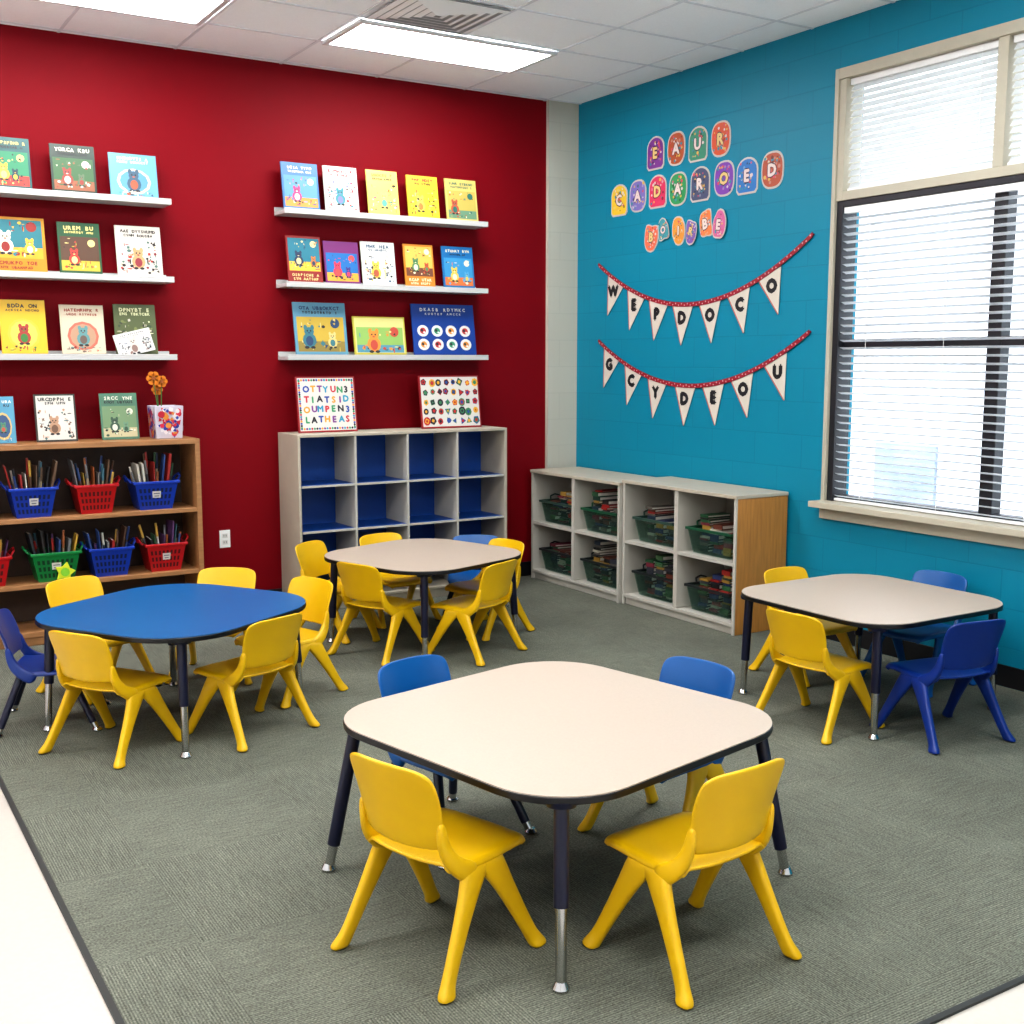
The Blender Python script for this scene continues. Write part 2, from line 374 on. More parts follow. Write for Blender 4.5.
def chair(x,y,face,col,where,zs=0.89,steel=False,legcol=None):
    seat,back,legs,sup=CH[col]
    cn={'yellow':'yellow','blue':'blue','navy':'dark blue'}[col]
    extra='with steel legs ' if steel else ('with %s legs '%legcol if legcol else '')
    t=thing('school_chair','%s plastic school chair %s%s'%(cn,extra,where),'chair',(x,y,0.001),rz=math.radians(face-90),group='children school chairs')
    t.scale=(1,1,zs)
    for nm,me in (('seat',seat),('backrest',back)):
        o=obj(nm,me,t); s=o.modifiers.new('sol','SOLIDIFY'); s.thickness=0.012; s.offset=0
        u=o.modifiers.new('sub','SUBSURF'); u.levels=2; u.render_levels=2
    for me in sup:
        o=obj('backrest_support',me,t); u=o.modifiers.new('sub','SUBSURF'); u.levels=1; u.render_levels=2
    if steel:
        for a_,b_ in ML:
            lg=obj('leg',a_,t); lg['label']='dark steel tube leg'
            obj('foot_cap',b_,lg)['label']='chrome foot'
    else:
        for me in (CH[legcol][2] if legcol else legs):
            o=obj('leg',me,t); u=o.modifiers.new('sub','SUBSURF'); u.levels=1; u.render_levels=2
            if legcol: o['label']=legcol+' plastic leg'
    return t
W='at the large cream table'
chair(-3.69,-4.65,18,'yellow',W,0.98); chair(-3.115,-5.04,94,'yellow',W,0.98)
chair(-3.29,-3.96,282,'blue',W,0.95,True); chair(-2.665,-4.375,192,'blue',W,0.95,legcol='yellow')
W='at the blue-topped table'
chair(-4.07,-2.41,33,'yellow',W); chair(-3.51,-2.50,111,'yellow',W); chair(-3.16,-2.02,200,'yellow',W)
chair(-3.93,-1.48,-66,'yellow',W); chair(-3.34,-1.53,235,'yellow',W,0.87); chair(-4.23,-1.89,-18,'navy',W,0.84,True)
W='near the cubby unit'
chair(-2.41,-1.57,22,'yellow',W); chair(-1.97,-1.84,114,'yellow',W); chair(-2.43,-1.00,305,'yellow',W)
chair(-1.96,-0.84,275,'yellow',W,0.86); chair(-1.46,-0.98,238,'blue',W,0.80,True); chair(-1.64,-1.40,192,'yellow',W,0.88)
W='at the table beside the window wall'
chair(-1.27,-3.78,5,'yellow',W); chair(-0.92,-4.17,80,'navy',W,0.91); chair(-0.67,-3.15,270,'yellow',W,0.87); chair(-0.34,-3.56,184,'blue',W,0.9)

# ---------------------------------------------------------------- tables
def rsq(s,r,n=10,k=1.0):
    pts=[]
    for q,(cx,cy) in enumerate(((1,1),(-1,1),(-1,-1),(1,-1))):
        for i in range(n+1):
            a=math.pi/2*(q+i/n); pts.append(((cx*(s/2-r)+r*math.cos(a))*k,(cy*(s/2-r)+r*math.sin(a))*k))
    return pts
def table(x,y,rot,s,r,topm,label,hgt=0.522,splay=(-0.01,)*4,inset=0.07,chrome=(0.56,)*4):
    t=thing('activity_table',label,'table',(x,y,0.001),rz=math.radians(rot))
    top=obj('tabletop',MB().prism([(a,b,hgt-0.022) for a,b in rsq(s,r,k=0.996)],(0,0,0.022),topm).mesh('tabletop'),t)
    e=obj('edge_band',MB().prism([(a,b,hgt-0.024) for a,b in rsq(s,r)],(0,0,0.021),BAND).mesh('edge_band',40),t); e['label']='black vinyl edge band'
    bev(e,0.003)
    d=(s/2-r)*math.sqrt(2)+r
    for q in range(4):
        a=math.radians(45+90*q); u=Vector((math.cos(a),math.sin(a),0))
        p0=u*(d-inset)+Vector((0,0,hgt-0.025)); p1=u*(d+splay[q])+Vector((0,0,0.0)); ck=chrome[q]
        L=lambda k: p0+(p1-p0)*k
        lm=MB().cyl(L(0),L(ck),0.021,0.021,NAVYM,20); lm.cyl(L(0),L(0.03),0.045,0.04,NAVYM,20)
        lg=obj('leg',lm.mesh('leg',40),t)
        li=obj('leg_insert',MB().cyl(L(ck-0.01),L(0.955),0.0155,0.0155,CHROME,20).mesh('leg_insert',40),lg); li['label']='chrome adjustable tube'
        ft=obj('foot_glide',MB().lathe([(0.0,0.0),(0.022,0.0),(0.024,0.008),(0.018,0.02),(0.0145,0.026),(0,0.026)],p1,CHROME,20).mesh('foot_glide',40),lg)
    return t
table(-3.15,-4.43,12,1.11,0.25,LAM,'square cream laminate table with rounded corners and navy legs',splay=(0.02,0.06,0.025,0.06),inset=0.04,chrome=(0.8,0.82,0.56,0.82))
table(-3.73,-2.16,32,1.03,0.32,LAMB,'blue laminate classroom table with rounded corners and yellow chairs around',splay=(-0.03,)*4,inset=0.06)
table(-2.07,-1.43,18,0.98,0.28,LAM,'cream laminate classroom table standing near the blue cubby unit',splay=(-0.03,)*4,inset=0.06,chrome=(0.7,)*4)
table(-0.82,-3.66,0,0.98,0.22,LAM,'cream laminate classroom table standing beside the window wall',splay=(-0.02,)*4,inset=0.04,chrome=(0.6,0.65,0.58,0.65))

# ---------------------------------------------------------------- red-wall cubby
cx0,cx1,cz=-2.42,-0.84,1.17
c=thing('cubby_unit','light grey cubby unit with blue back against the red wall','cubby shelf',(cx0,-0.37,0.001))
Wd=cx1-cx0; D=0.355; T=0.018
BLUEP=mat('blue_panel',(8,66,142),0.45,noise=0.04)
b_=MB().box(0,T,0,D,0,cz,BIRCH).box(Wd-T,Wd,0,D,0,cz,BIRCH).box(T,Wd-T,0,D,cz-T,cz,BIRCH).box(T,Wd-T,0,D,0.06,0.06+T,BIRCH).box(T,Wd-T,0.01,0.03,0,0.06,BIRCH)
bev(obj('body',b_.mesh('body'),c),0.002)
obj('back_panel',MB().box(T,Wd-T,D-0.012,D-0.002,0.082,cz-T,BLUEP).mesh('back_panel'),c)['label']='bright blue back panel'
colw=(Wd-2*T)/4
for zz in (0.83,0.53,0.28):
    for i in range(4):
        x0=T+colw*i
        sh=obj('shelf',MB().box(x0+0.007,x0+colw-0.007,0.004,0.016,zz-0.007,zz+0.007,GREYB).box(x0+0.007,x0+colw-0.007,0.016,D-0.013,zz-0.007,zz+0.007,BLUEP).mesh('shelf'),c)
for i in (1,2,3):
    obj('divider',MB().box(T+colw*i-0.007,T+colw*i+0.007,0.002,D-0.013,0.082,cz-T,GREYB).mesh('divider'),c)

# ---------------------------------------------------------------- bookshelf (left)
bx0,bx1=-4.54,-3.05; Wd=bx1-bx0; bz=1.17
b=thing('bookshelf','brown wooden bookshelf with bins of books against the red wall','bookshelf',(bx0,-0.36,0.001))
DKW=mat('dark_wood_back',(66,48,36),0.6,noise=0.1)
b_=MB().box(0,0.03,0,0.345,0,bz,WALNUT).box(Wd-0.03,Wd,0,0.345,0,bz,WALNUT).box(0.03,Wd-0.03,0,0.345,bz-0.03,bz,WALNUT).box(0.03,Wd-0.03,0,0.345,0.05,0.08,WALNUT).box(0.03,Wd-0.03,0.01,0.03,0,0.05,WALNUT)
bev(obj('body',b_.mesh('body'),b),0.002)
obj('back_panel',MB().box(0.03,Wd-0.03,0.333,0.343,0.08,bz-0.03,DKW).mesh('back_panel'),b)
SH=(0.745,0.36)
for zz in SH: bev(obj('shelf',MB().box(0.031,Wd-0.031,0.003,0.332,zz-0.025,zz,WALNUT).mesh('shelf'),b),0.002)

def bin_mesh(w,d,h,m,k):
    mb=MB(); t=0.004
    def ring(s,z,ins=0): return [(-w/2*s+ins,-d/2*s+ins,z),(w/2*s-ins,-d/2*s+ins,z),(w/2*s-ins,d/2*s-ins,z),(-w/2*s+ins,d/2*s-ins,z)]
    vs=ring(k,0)+ring(1,h)+ring(1,h,t)+ring(k,t,t)
    fs=[(3,2,1,0)]+[(i,(i+1)%4,4+(i+1)%4,4+i) for i in range(4)]+[(4+i,4+(i+1)%4,8+(i+1)%4,8+i) for i in range(4)]+[(8+i,8+(i+1)%4,12+(i+1)%4,12+i) for i in range(4)]+[(12,13,14,15)]
    mb.add(vs,fs,m)
    return mb
def rim_mesh(w,d,h,m):
    mb=MB(); e=0.010
    mb.box(-w/2-e,w/2+e,-d/2-e,-d/2+0.003,h-0.014,h+0.003,m).box(-w/2-e,w/2+e,d/2-0.003,d/2+e,h-0.014,h+0.003,m)
    mb.box(-w/2-e,-w/2+0.003,-d/2+0.003,d/2-0.003,h-0.014,h+0.003,m).box(w/2-0.003,w/2+e,-d/2+0.003,d/2-0.003,h-0.014,h+0.003,m)
    return mb
def handle_mesh(w,d,h,m,sx):
    mb=MB()
    x=sx*(w/2+0.010); pts=[Vector((x,-0.055,h-0.006)),Vector((x+sx*0.020,-0.042,h+0.022)),Vector((x+sx*0.024,0,h+0.034)),Vector((x+sx*0.020,0.042,h+0.022)),Vector((x,0.055,h-0.006))]
    for a_,b_ in zip(pts,pts[1:]): mb.cyl(a_,b_,0.006,0.006,m,8)
    return mb
def clear(name,c,k):
    m=bpy.data.materials.new(name); m.use_nodes=True; nt=m.node_tree; b=nt.nodes['Principled BSDF']; out=nt.nodes['Material Output']
    b.inputs['Base Color'].default_value=rgb(c); b.inputs['Roughness'].default_value=0.12
    tr=nt.nodes.new('ShaderNodeBsdfTransparent'); tr.inputs[0].default_value=(0.80,0.90,0.86,1); mx=nt.nodes.new('ShaderNodeMixShader'); mx.inputs[0].default_value=k
    nt.links.new(tr.outputs[0],mx.inputs[1]); nt.links.new(b.outputs[0],mx.inputs[2]); nt.links.new(mx.outputs[0],out.inputs[0]); return m
LBL=mat('bin_label',(204,202,196),0.6); LBI=mat('bin_label_ink',(90,90,110),0.6)
CLR={}
def bin_(x,y,z,w,d,h,col,label,grp,rz=0,k=0.74,see=False,rimcol=None,tag=False):
    m=mat('bin_plastic_%d_%d_%d'%col,col,0.28)
    mm=m; rm=m
    if see:
        if col not in CLR: CLR[col]=clear('clear_bin_%d_%d_%d'%col,col,0.18)
        mm=CLR[col]
        if rimcol: rm=mat('bin_rim_%d_%d_%d'%rimcol,rimcol,0.3)
    t=thing('storage_bin',label,'bin',(x,y,z+0.001),rz=rz,group=grp)
    obj('basket',bin_mesh(w,d,h,mm,k).mesh('basket'),t); bev(obj('rim',rim_mesh(w,d,h,rm).mesh('rim'),t),0.003)
    for sx in (-1,1): obj('handle',handle_mesh(w,d,h,rm,sx).mesh('handle'),t)
    if not see:
        def P(zz,u,o=0.0012):
            s=k+(1-k)*zz/h; return (u*w*s*0.5,-d/2*s-o,zz)
        dkc=tuple(int(q*0.40) for q in col); sm=mat('bin_slot_%d_%d_%d'%dkc,dkc,0.6)
        mb=MB(); nx=8
        for r in range(3):
            z0=h*(0.14+0.235*r); z1=z0+h*0.15
            for i in range(nx):
                u0=-0.86+1.72*i/nx; u1=u0+1.72/nx*0.55
                mb.poly([P(z0,u0),P(z0,u1),P(z1,u1),P(z1,u0)],sm)
        obj('slot',mb.mesh('slot'),t)
        if tag:
            lb=MB().poly([P(h*.42,-.22,.0024),P(h*.42,.22,.0024),P(h*.66,.22,.0024),P(h*.66,-.22,.0024)],LBL)
            for zz,uu in ((.56,.16),(.47,.12)):
                lb.poly([P(h*zz,-uu,.0030),P(h*zz,uu,.0030),P(h*(zz+.03),uu,.0030),P(h*(zz+.03),-uu,.0030)],LBI)
            obj('bin_label',lb.mesh('bin_label'),t)
    return t
PAL=[(166,44,36),(206,200,184),(50,76,130),(84,56,40),(190,150,60),(56,94,66),(34,38,44),(120,120,120),(170,96,50),(90,56,100),(24,40,66),(70,116,130),(104,80,60),(46,42,40)]
def booklet(x,y,z,w,d,h,rz,rx,grp,lean=0):
    m=mat('booklet_%d'%random.randrange(12),random.choice(PAL),0.5)
    t=thing('booklet','thin paperback booklet standing in a plastic bin','book',(x,y,z),rz=rz,group=grp)
    t.rotation_euler=(rx,lean,rz)
    obj('cover',MB().box(-w/2,-w/2+0.0015,-d/2,d/2,0,h,m).box(w/2-0.0015,w/2,-d/2,d/2,0,h,m).box(-w/2+0.0015,w/2-0.0015,-d/2,-d/2+0.0015,0,h,m).mesh('cover'),t)
    obj('page_block',MB().box(-w/2+0.0015,w/2-0.0015,-d/2+0.0015,d/2-0.003,0.002,h-0.003,PAPER).mesh('page_block'),t)
def marker(x,y,z,h,lx,ly,grp):
    m=mat('marker_%d'%random.randrange(9),random.choice(PAL),0.35)
    t=thing('marker','slim marker pen standing in a plastic bin','marker',(x,y,z),group=grp); t.rotation_euler=(lx,ly,0)
    obj('barrel',MB().cyl((0,0,0),(0,0,h*0.7),0.0065,0.0065,mat('marker_barrel_%d'%random.randrange(5),random.choice([(200,200,195),(84,56,40),(50,54,60),(170,150,120)]),0.4),8).mesh('barrel',40),t)
    obj('cap',MB().cyl((0,0,h*0.7),(0,0,h),0.0075,0.0068,m,8).mesh('cap',40),t)
B_=(14,54,156); R_=(172,14,24); G_=(14,120,60)
rows=[(SH[0],0.34,[(-4.40,0.24,R_),(-4.015,0.25,B_),(-3.665,0.235,R_),(-3.315,0.26,B_)]),
      (SH[1],0.29,[(-4.28,0.24,R_),(-3.91,0.265,G_),(-3.595,0.245,B_),(-3.27,0.24,R_)])]
for z,hm,bs in rows:
    for bi,(x,w_,col) in enumerate(bs):
        cn={B_:'blue',R_:'red',G_:'green'}[col]
        bin_(x,-0.225,z,w_,0.22,0.172,col,'%s perforated plastic basket of booklets and markers on the bookshelf'%cn,'baskets on the bookshelf',tag=(bi%2==1))
        n=9
        for i in range(n):
            f_=(i/(n-1)-0.5)*2; u=f_*w_*0.30
            ln=f_*0.20
            if (i*2+bi)%5<3: booklet(x+u,-0.215+random.uniform(-.010,.010),z+0.012,random.choice([0.006,0.010,0.013]),random.choice([0.08,0.13]),random.uniform(hm*0.66,hm),random.uniform(-.05,.05),random.uniform(-.05,.10),'booklets in the baskets',lean=ln+random.uniform(-.02,.02))
            else:
                for k in range(3): marker(x+u,-0.265+0.05*k,z+0.014,random.uniform(hm*0.62,hm*0.98),-.12+0.12*k+random.uniform(-.03,.03),ln+random.uniform(-.03,.03),'markers in the baskets')
LIME=mat('lime_foam',(190,200,30),0.5)
st=thing('foam_star','lime yellow foam star propped against the green basket','toy',(-3.87,-0.352,SH[1]+0.058),rz=0)
st.rotation_euler=(-0.10,0.25,0)
pts=[((0.062 if q%2==0 else 0.036)*math.sin(q*math.pi/5),-0.004,(0.062 if q%2==0 else 0.036)*math.cos(q*math.pi/5)) for q in range(10)]
bev(obj('star_body',MB().prism(pts,(0,0.010,0),LIME).mesh('star_body'),st),0.003)
pts=[((0.026)*math.sin(q*math.pi/5),-0.0055,(0.026)*math.cos(q*math.pi/5)) for q in range(10)]
obj('star_center',MB().prism(pts,(0,0.0015,0),mat('foam_green',(120,180,40),0.5)).mesh('star_center'),st)

# ---------------------------------------------------------------- teal-wall cubbies
def low_unit(ya,yb,dep,hgt,label,endm):
    W_=abs(ya-yb)
    t=thing('storage_cubby',label,'cubby shelf',(-dep-0.02,ya,0.001),rz=-math.pi/2)
    T=0.022
    bd=MB().box(0,T,0,dep,0.0,hgt-T,GREYB).box(W_-T,W_,0.012,dep,0.0,hgt-T,endm).box(W_-T,W_,0,0.012,0,hgt-T,GREYB).box(T,W_-T,0,dep,0.05,0.05+T,GREYB).box(T,W_-T,0.02,0.035,0,0.05,GREYB)
    bev(obj('body',bd.mesh('body'),t),0.002)
    bev(obj('top_board',MB().box(-0.006,W_+0.006,-0.008,dep,hgt-T,hgt,BIRCH).mesh('top_board'),t),0.003)
    obj('back_panel',MB().box(T,W_-T,dep-0.014,dep-0.002,0.075,hgt-T,mat('grey_back',(126,120,110),0.6)).mesh('back_panel'),t)
    obj('divider',MB().box(W_/2-0.018,W_/2+0.018,0.002,dep-0.015,0.075,hgt-T,GREYB).mesh('divider'),t)
    zm=0.43
    for k in (0,1):
        x0=T if k==0 else W_/2+0.018; x1=W_/2-0.018 if k==0 else W_-T
        obj('shelf',MB().box(x0,x1,0.004,dep-0.015,zm-0.010,zm+0.010,GREYB).mesh('shelf'),t)
    cw=W_/2
    rims=[(34,38,40),(24,80,54),(40,48,48),(48,72,64)]
    DP=[(160,40,36),(44,92,58),(184,178,160),(40,54,70),(104,56,42),(74,108,70),(170,134,60),(44,56,100),(34,34,34),(30,60,52),(100,94,86),(60,60,68),(124,42,60)]
    for r,z in enumerate((0.442,0.075)):
        for k in (0,1):
            lx=cw*(k+0.5)+(0.005 if k==0 else -0.005)
            wy=ya-lx; wx=-dep-0.02+0.185
            rc=rims[0] if r==1 else rims[1 if k==1 else 3]
            bin_(wx,wy,z+0.002,0.40,0.30,0.16,(70,88,82),'see-through plastic bin of stacked booklets in low cubby','bins in the low cubbies',rz=-math.pi/2,k=0.84,see=True,rimcol=rc)
            for side in (-1,0,1):
                zz=z+0.012; top=z+random.choice((0.17,0.21,0.25,0.30))
                while True:
                    th=random.choice((0.012,0.018,0.030))
                    if zz+th>top: break
                    tt=thing('booklet','small paperback booklet lying in a stack inside a bin','book',(wx+random.uniform(-.016,.016),wy+side*0.105+random.uniform(-.004,.004),zz),rz=random.uniform(-.10,.10),group='stacked booklets in low cubbies')
                    m=mat('bk_%d'%random.randrange(14),random.choice(DP),0.45)
                    a,bb=0.090,0.038
                    obj('cover',MB().box(-a,a,-bb,bb,0,0.004,m).box(-a,a,-bb,bb,th-0.005,th-0.001,m).box(-a,-a+0.004,-bb,bb,0.004,th-0.005,m).mesh('cover'),tt)
                    obj('page_block',MB().box(-a+0.004,a-0.003,-bb+0.003,bb-0.003,0.004,th-0.005,PAPER).mesh('page_block'),tt)
                    zz+=th+0.0005
low_unit(-0.10,-1.20,0.44,0.83,'light grey low storage cubby with bins against the teal wall',GREYB)
low_unit(-1.212,-2.32,0.42,0.85,'light grey low storage cubby with oak end panel and bins',OAK)

# ---------------------------------------------------------------- floating shelves and books
def fshelf(x0,x1,ztop):
    t=thing('wall_shelf','narrow white floating shelf on the red wall displaying picture books','shelf',((x0+x1)/2,-0.001,ztop),group='floating wall shelves')
    h=(x1-x0)/2
    bev(obj('board',MB().box(-h,h,-0.19,0,-0.035,-0.012,SHW).box(-h,h,-0.012,0,-0.012,0.02,SHW).box(-h,h,-0.19,-0.182,-0.012,0.0,SHW).mesh('board'),t),0.002)
ZS=(2.62,2.155,1.685)
for z in ZS: fshelf(-2.40,-0.885,z); fshelf(-4.62,-3.12,z)

def dk(c,k=0.90): return tuple(int(q*k) for q in c)
def art(mb,w,h,y,pal,style,rnd,z0=0.0):
    M=[mat('ink_%d_%d_%d'%dk(c_),dk(c_),0.5) for c_ in pal]
    K0=mat('ink_dark',(40,36,38),0.5)
    cnt=[0]
    def Y():
        cnt[0]+=1; return y-0.00025-0.00002*cnt[0]
    def ell(cx,cz,rx,rz_,m,n=12,a0=0): 
        yy=Y(); mb.poly([(cx+rx*math.cos(a0+2*math.pi*i/n),yy,cz+rz_*math.sin(a0+2*math.pi*i/n)) for i in range(n)],m)
    def rect(x0,x1,a,b,m):
        yy=Y(); mb.poly([(x0,yy,a),(x1,yy,a),(x1,yy,b),(x0,yy,b)],m)
    def text(zc,hh,m,wd):
        n=max(4,min(12,int(wd/(hh*0.95)))); st=wd/n; gap=rnd.randrange(2,n-1)
        for i in range(n):
            if i==gap: continue
            chh=rnd.choice('BOKRADEPCSTUNHYM'); glyph(mb,chh,(i-(n-1)/2)*st,zc+rnd.uniform(-.07,.07)*hh,hh*1.3,Y(),m,0.045)
    def busy(x0,x1,a,b,n,sz):
        for i in range(n):
            k=rnd.randrange(5); m=rnd.choice(M+[K0]); cx=rnd.uniform(x0,x1); cz_=rnd.uniform(a,b); s=w*rnd.uniform(0.4,1)*sz
            if k==0: ell(cx,cz_,s,s*0.8,m)
            elif k==1: ell(cx,cz_,s,s,m,3,rnd.random()*6)
            elif k==2: ell(cx,cz_,s,s,m,4,rnd.random()*6)
            elif k==3: ell(cx,cz_,s*1.5,s*0.35,m,8)
            else: ell(cx,cz_,s*0.35,s*1.5,m,8)
    def critter(cx,cz_,s,m1,m2):
        # generic little animal: body, head, ears, eyes, feet
        ell(cx,cz_,s,s*1.05,m1); ell(cx,cz_-s*.1,s*.55,s*.7,m2)
        ell(cx-s*.5,cz_+s*1.75,s*.28,s*.4,m1,8); ell(cx+s*.5,cz_+s*1.75,s*.28,s*.4,m1,8)
        ell(cx,cz_+s*1.2,s*.72,s*.62,m1); ell(cx-s*.25,cz_+s*1.3,s*.12,s*.14,K0,6); ell(cx+s*.25,cz_+s*1.3,s*.12,s*.14,K0,6); ell(cx,cz_+s*1.02,s*.2,s*.1,m2,8)
        ell(cx-s*.45,cz_-s,s*.35,s*.2,K0,8); ell(cx+s*.45,cz_-s,s*.35,s*.2,K0,8)
    if 'border' in style:
        q=0.010; rect(-w/2+q,w/2-q,z0+q,z0+h-q,M[1])
    lay=rnd.randrange(3)
    if 'scene' in style:
        a,b=(0.05,0.72) if lay<2 else (0.24,0.95)
        rect(-w*0.45,w*0.45,z0+h*a,z0+h*b,M[2]); rect(-w*0.45,w*0.45,z0+h*a,z0+h*(a+0.2),M[3])
        ell(w*.28,z0+h*(b-.12),w*.09,w*.09,M[0],12)
        busy(-.39*w,.39*w,z0+h*(a+.04),z0+h*(a+.2),24,0.045)
        busy(-.39*w,.39*w,z0+h*(b-.22),z0+h*(b-.04),14,0.035)
        critter(rnd.uniform(-.24,-.1)*w,z0+h*(a+.22),w*.13,M[4],M[0])
        if lay!=1: critter(rnd.uniform(.12,.26)*w,z0+h*(a+.18),w*.09,M[1],M[4])
    if 'blobs' in style:
        critter(rnd.uniform(-.1,.1)*w,z0+h*.28,w*.15,M[2],M[3])
        busy(-.41*w,-.14*w,z0+h*.06,z0+h*.68,28,0.045); busy(.14*w,.41*w,z0+h*.06,z0+h*.68,28,0.045)
    if 'figure' in style:
        ell(0,z0+h*0.36,w*0.36,h*0.30,M[2]); ell(0,z0+h*0.36,w*0.30,h*0.25,M[1])
        critter(0,z0+h*0.30,w*.15,M[4],M[3])
        busy(-.4*w,.4*w,z0+h*.04,z0+h*.13,24,0.04)
    if 'circles' in style:
        for i in range(4):
            for j in range(2):
                cx=(-0.34+0.225*i)*w; c2=z0+h*(0.20+0.27*j)
                ell(cx,c2,w*.09,h*.115,M[1],14); ell(cx,c2,w*.05,h*.065,M[2+(i+j)%3],10); ell(cx-w*.015,c2+h*.01,w*.02,h*.03,K0,8); ell(cx+w*.02,c2-h*.03,w*.02,h*.02,M[0],5)
    if 'title' in style:
        zt=0.89 if lay<2 or 'scene' not in style else 0.15
        text(z0+h*zt,h*rnd.uniform(0.058,0.082),M[0],w*rnd.uniform(.62,.84))
        text(z0+h*(zt-0.085),h*rnd.uniform(0.042,0.060),M[0] if lay else K0,w*rnd.uniform(.5,.8))
def pbook(x0,x1,h,z,bg,pal,style,label,seed,lean=9,ybase=-0.125,tilt=0,grp='picture books displayed on wall shelves'):
    rnd=random.Random(seed); w=x1-x0; th=0.012
    t=thing('picture_book',label,'book',((x0+x1)/2,ybase,z+0.002),group=grp)
    t.rotation_euler=(-math.radians(lean),math.radians(tilt),0)
    bg=dk(bg); m=mat('cover_%d_%d_%d'%bg,bg,0.4)
    cv=MB().box(-w/2,w/2,-th/2,-th/2+0.002,0,h,m).box(-w/2,w/2,th/2-0.002,th/2,0,h,m).box(-w/2,-w/2+0.002,-th/2+0.002,th/2-0.002,0,h,m)
    obj('cover',cv.mesh('cover'),t)
    ca=MB(); art(ca,w,h,-th/2-0.0004,pal,style,rnd)
    if ca.v: obj('cover_art',ca.mesh('cover_art'),t)
    obj('page_block',MB().box(-w/2+0.002,w/2-0.004,-th/2+0.002,th/2-0.002,0.003,h-0.003,PAPER).mesh('page_block'),t)
K=(30,30,30);Wh=(240,238,230)
bk=[
 (-4.14,-3.90,.27,0,(20,84,84),[(240,220,120),(20,60,70),(40,130,90),(210,60,50),(230,180,60)],'title scene','teal and green'),
 (-3.79,-3.54,.26,0,(38,56,44),[(235,228,205),(90,110,80),(60,100,60),(150,90,60),(150,60,50)],'title scene','dark green'),
 (-3.46,-3.18,.24,0,(110,168,190),[(240,240,240),(90,150,180),(214,196,160),(180,90,60),(60,90,110)],'title figure','pale blue'),
 (-4.17,-3.84,.29,1,(208,142,24),[(150,40,30),(240,190,60),(40,120,130),(232,170,40),(240,230,200)],'title scene','orange-yellow'),
 (-3.77,-3.53,.28,1,(38,86,54),[(245,225,140),(60,110,70),(90,60,40),(200,180,60),(190,60,50)],'title scene','green'),
 (-3.44,-3.17,.28,1,(218,212,198),[(50,40,40),(190,60,50),(200,160,110),(150,50,60),(90,120,110)],'title blobs','off-white'),
 (-4.11,-3.86,.29,2,(236,188,34),[(60,60,50),(240,220,90),(230,190,60),(60,130,60),(170,60,50)],'title figure','bright yellow'),
 (-3.78,-3.53,.27,2,(216,200,174),[(150,50,40),(190,150,120),(206,110,90),(110,90,80),(100,150,150)],'title figure','cream'),
 (-3.47,-3.22,.28,2,(86,96,54),[(230,230,180),(60,80,50),(120,130,70),(210,200,180),(70,60,50)],'title blobs','olive green'),
 (-2.38,-2.13,.28,0,(58,116,170),[(250,240,220),(60,80,140),(90,150,200),(230,150,60),(200,60,120)],'title scene','blue'),
 (-2.09,-1.85,.28,0,(228,224,216),[(190,60,60),(200,120,120),(60,140,150),(120,120,170),(210,160,120)],'title blobs','white'),
 (-1.78,-1.55,.28,0,(238,216,104),[(200,120,50),(240,240,200),(210,205,110),(90,170,150),(220,100,120)],'title blobs','pastel yellow'),
 (-1.48,-1.24,.27,0,(238,200,54),[(190,60,50),(250,240,160),(240,215,90),(220,130,60),(120,160,90)],'title blobs','yellow'),
 (-1.18,-.93,.27,0,(226,204,116),[(40,110,100),(250,245,210),(200,180,90),(110,150,120),(190,90,60)],'title scene','cream yellow'),
 (-2.36,-2.12,.28,1,(150,36,34),[(245,220,150),(200,120,50),(30,120,140),(240,190,60),(40,60,90)],'scene title','red and teal'),
 (-2.10,-1.85,.26,1,(120,40,110),[(240,80,70),(60,60,140),(20,110,180),(240,170,60),(220,60,90)],'scene','purple and blue'),
 (-1.83,-1.58,.27,1,(228,226,216),[(60,90,120),(230,220,150),(226,200,80),(180,90,60),(90,90,90)],'title blobs','white'),
 (-1.51,-1.28,.27,1,(222,138,44),[(250,240,200),(200,80,50),(235,190,90),(120,70,50),(90,140,90)],'title scene','orange'),
 (-1.21,-.96,.27,1,(32,116,176),[(240,230,200),(90,170,210),(60,150,200),(230,120,60),(230,200,90)],'title scene','sky blue'),
 (-2.32,-1.95,.32,2,(100,156,180),[(40,70,110),(220,200,130),(202,170,60),(150,130,60),(60,120,130)],'title scene','light blue wide'),
 (-1.90,-1.51,.24,2,(206,192,70),[(200,80,60),(230,220,140),(150,190,100),(90,150,170),(230,150,60)],'scene border','yellow-green wide'),
 (-1.45,-.95,.33,2,(20,66,152),[(245,240,230),(236,234,226),(230,150,60),(200,60,60),(60,150,110)],'title circles','bright blue wide'),
]
for i,(a,b2,h,r,bg,pal,st_,ln) in enumerate(bk):
    pbook(a,b2,h*1.08,ZS[r],bg,pal,st_,'%s picture book leaning face-out on a wall shelf'%ln,i+3)
pbook(-3.46,-3.24,.14,ZS[2],(230,228,222),[(110,110,110),(200,200,200),(220,210,200),(150,120,110),(120,130,140)],'title blobs','small white picture book leaning tilted on a wall shelf',77,ybase=-0.155,tilt=-14)
for (a,b2,h,bg,pal,st_,ln) in [(-4.20,-4.07,.27,(90,160,190),[Wh,(60,90,130),(220,190,120),(200,90,70),(80,140,110)],'title figure','blue'),
    (-3.96,-3.73,.28,(60,56,50),[(60,60,60),(226,222,210),(190,150,120),(120,90,70),(90,120,120)],'border title blobs','white dark-bordered'),
    (-3.59,-3.37,.28,(84,128,104),[(230,230,210),(110,150,120),(120,150,110),(200,190,150),(60,90,70)],'title scene','grey-green')]:
    pbook(a,b2,h,bz+0.001,bg,pal,st_,'%s picture book propped on top of the brown bookshelf'%ln,int(-a*100),ybase=-0.19,grp='picture books on the bookshelf top')
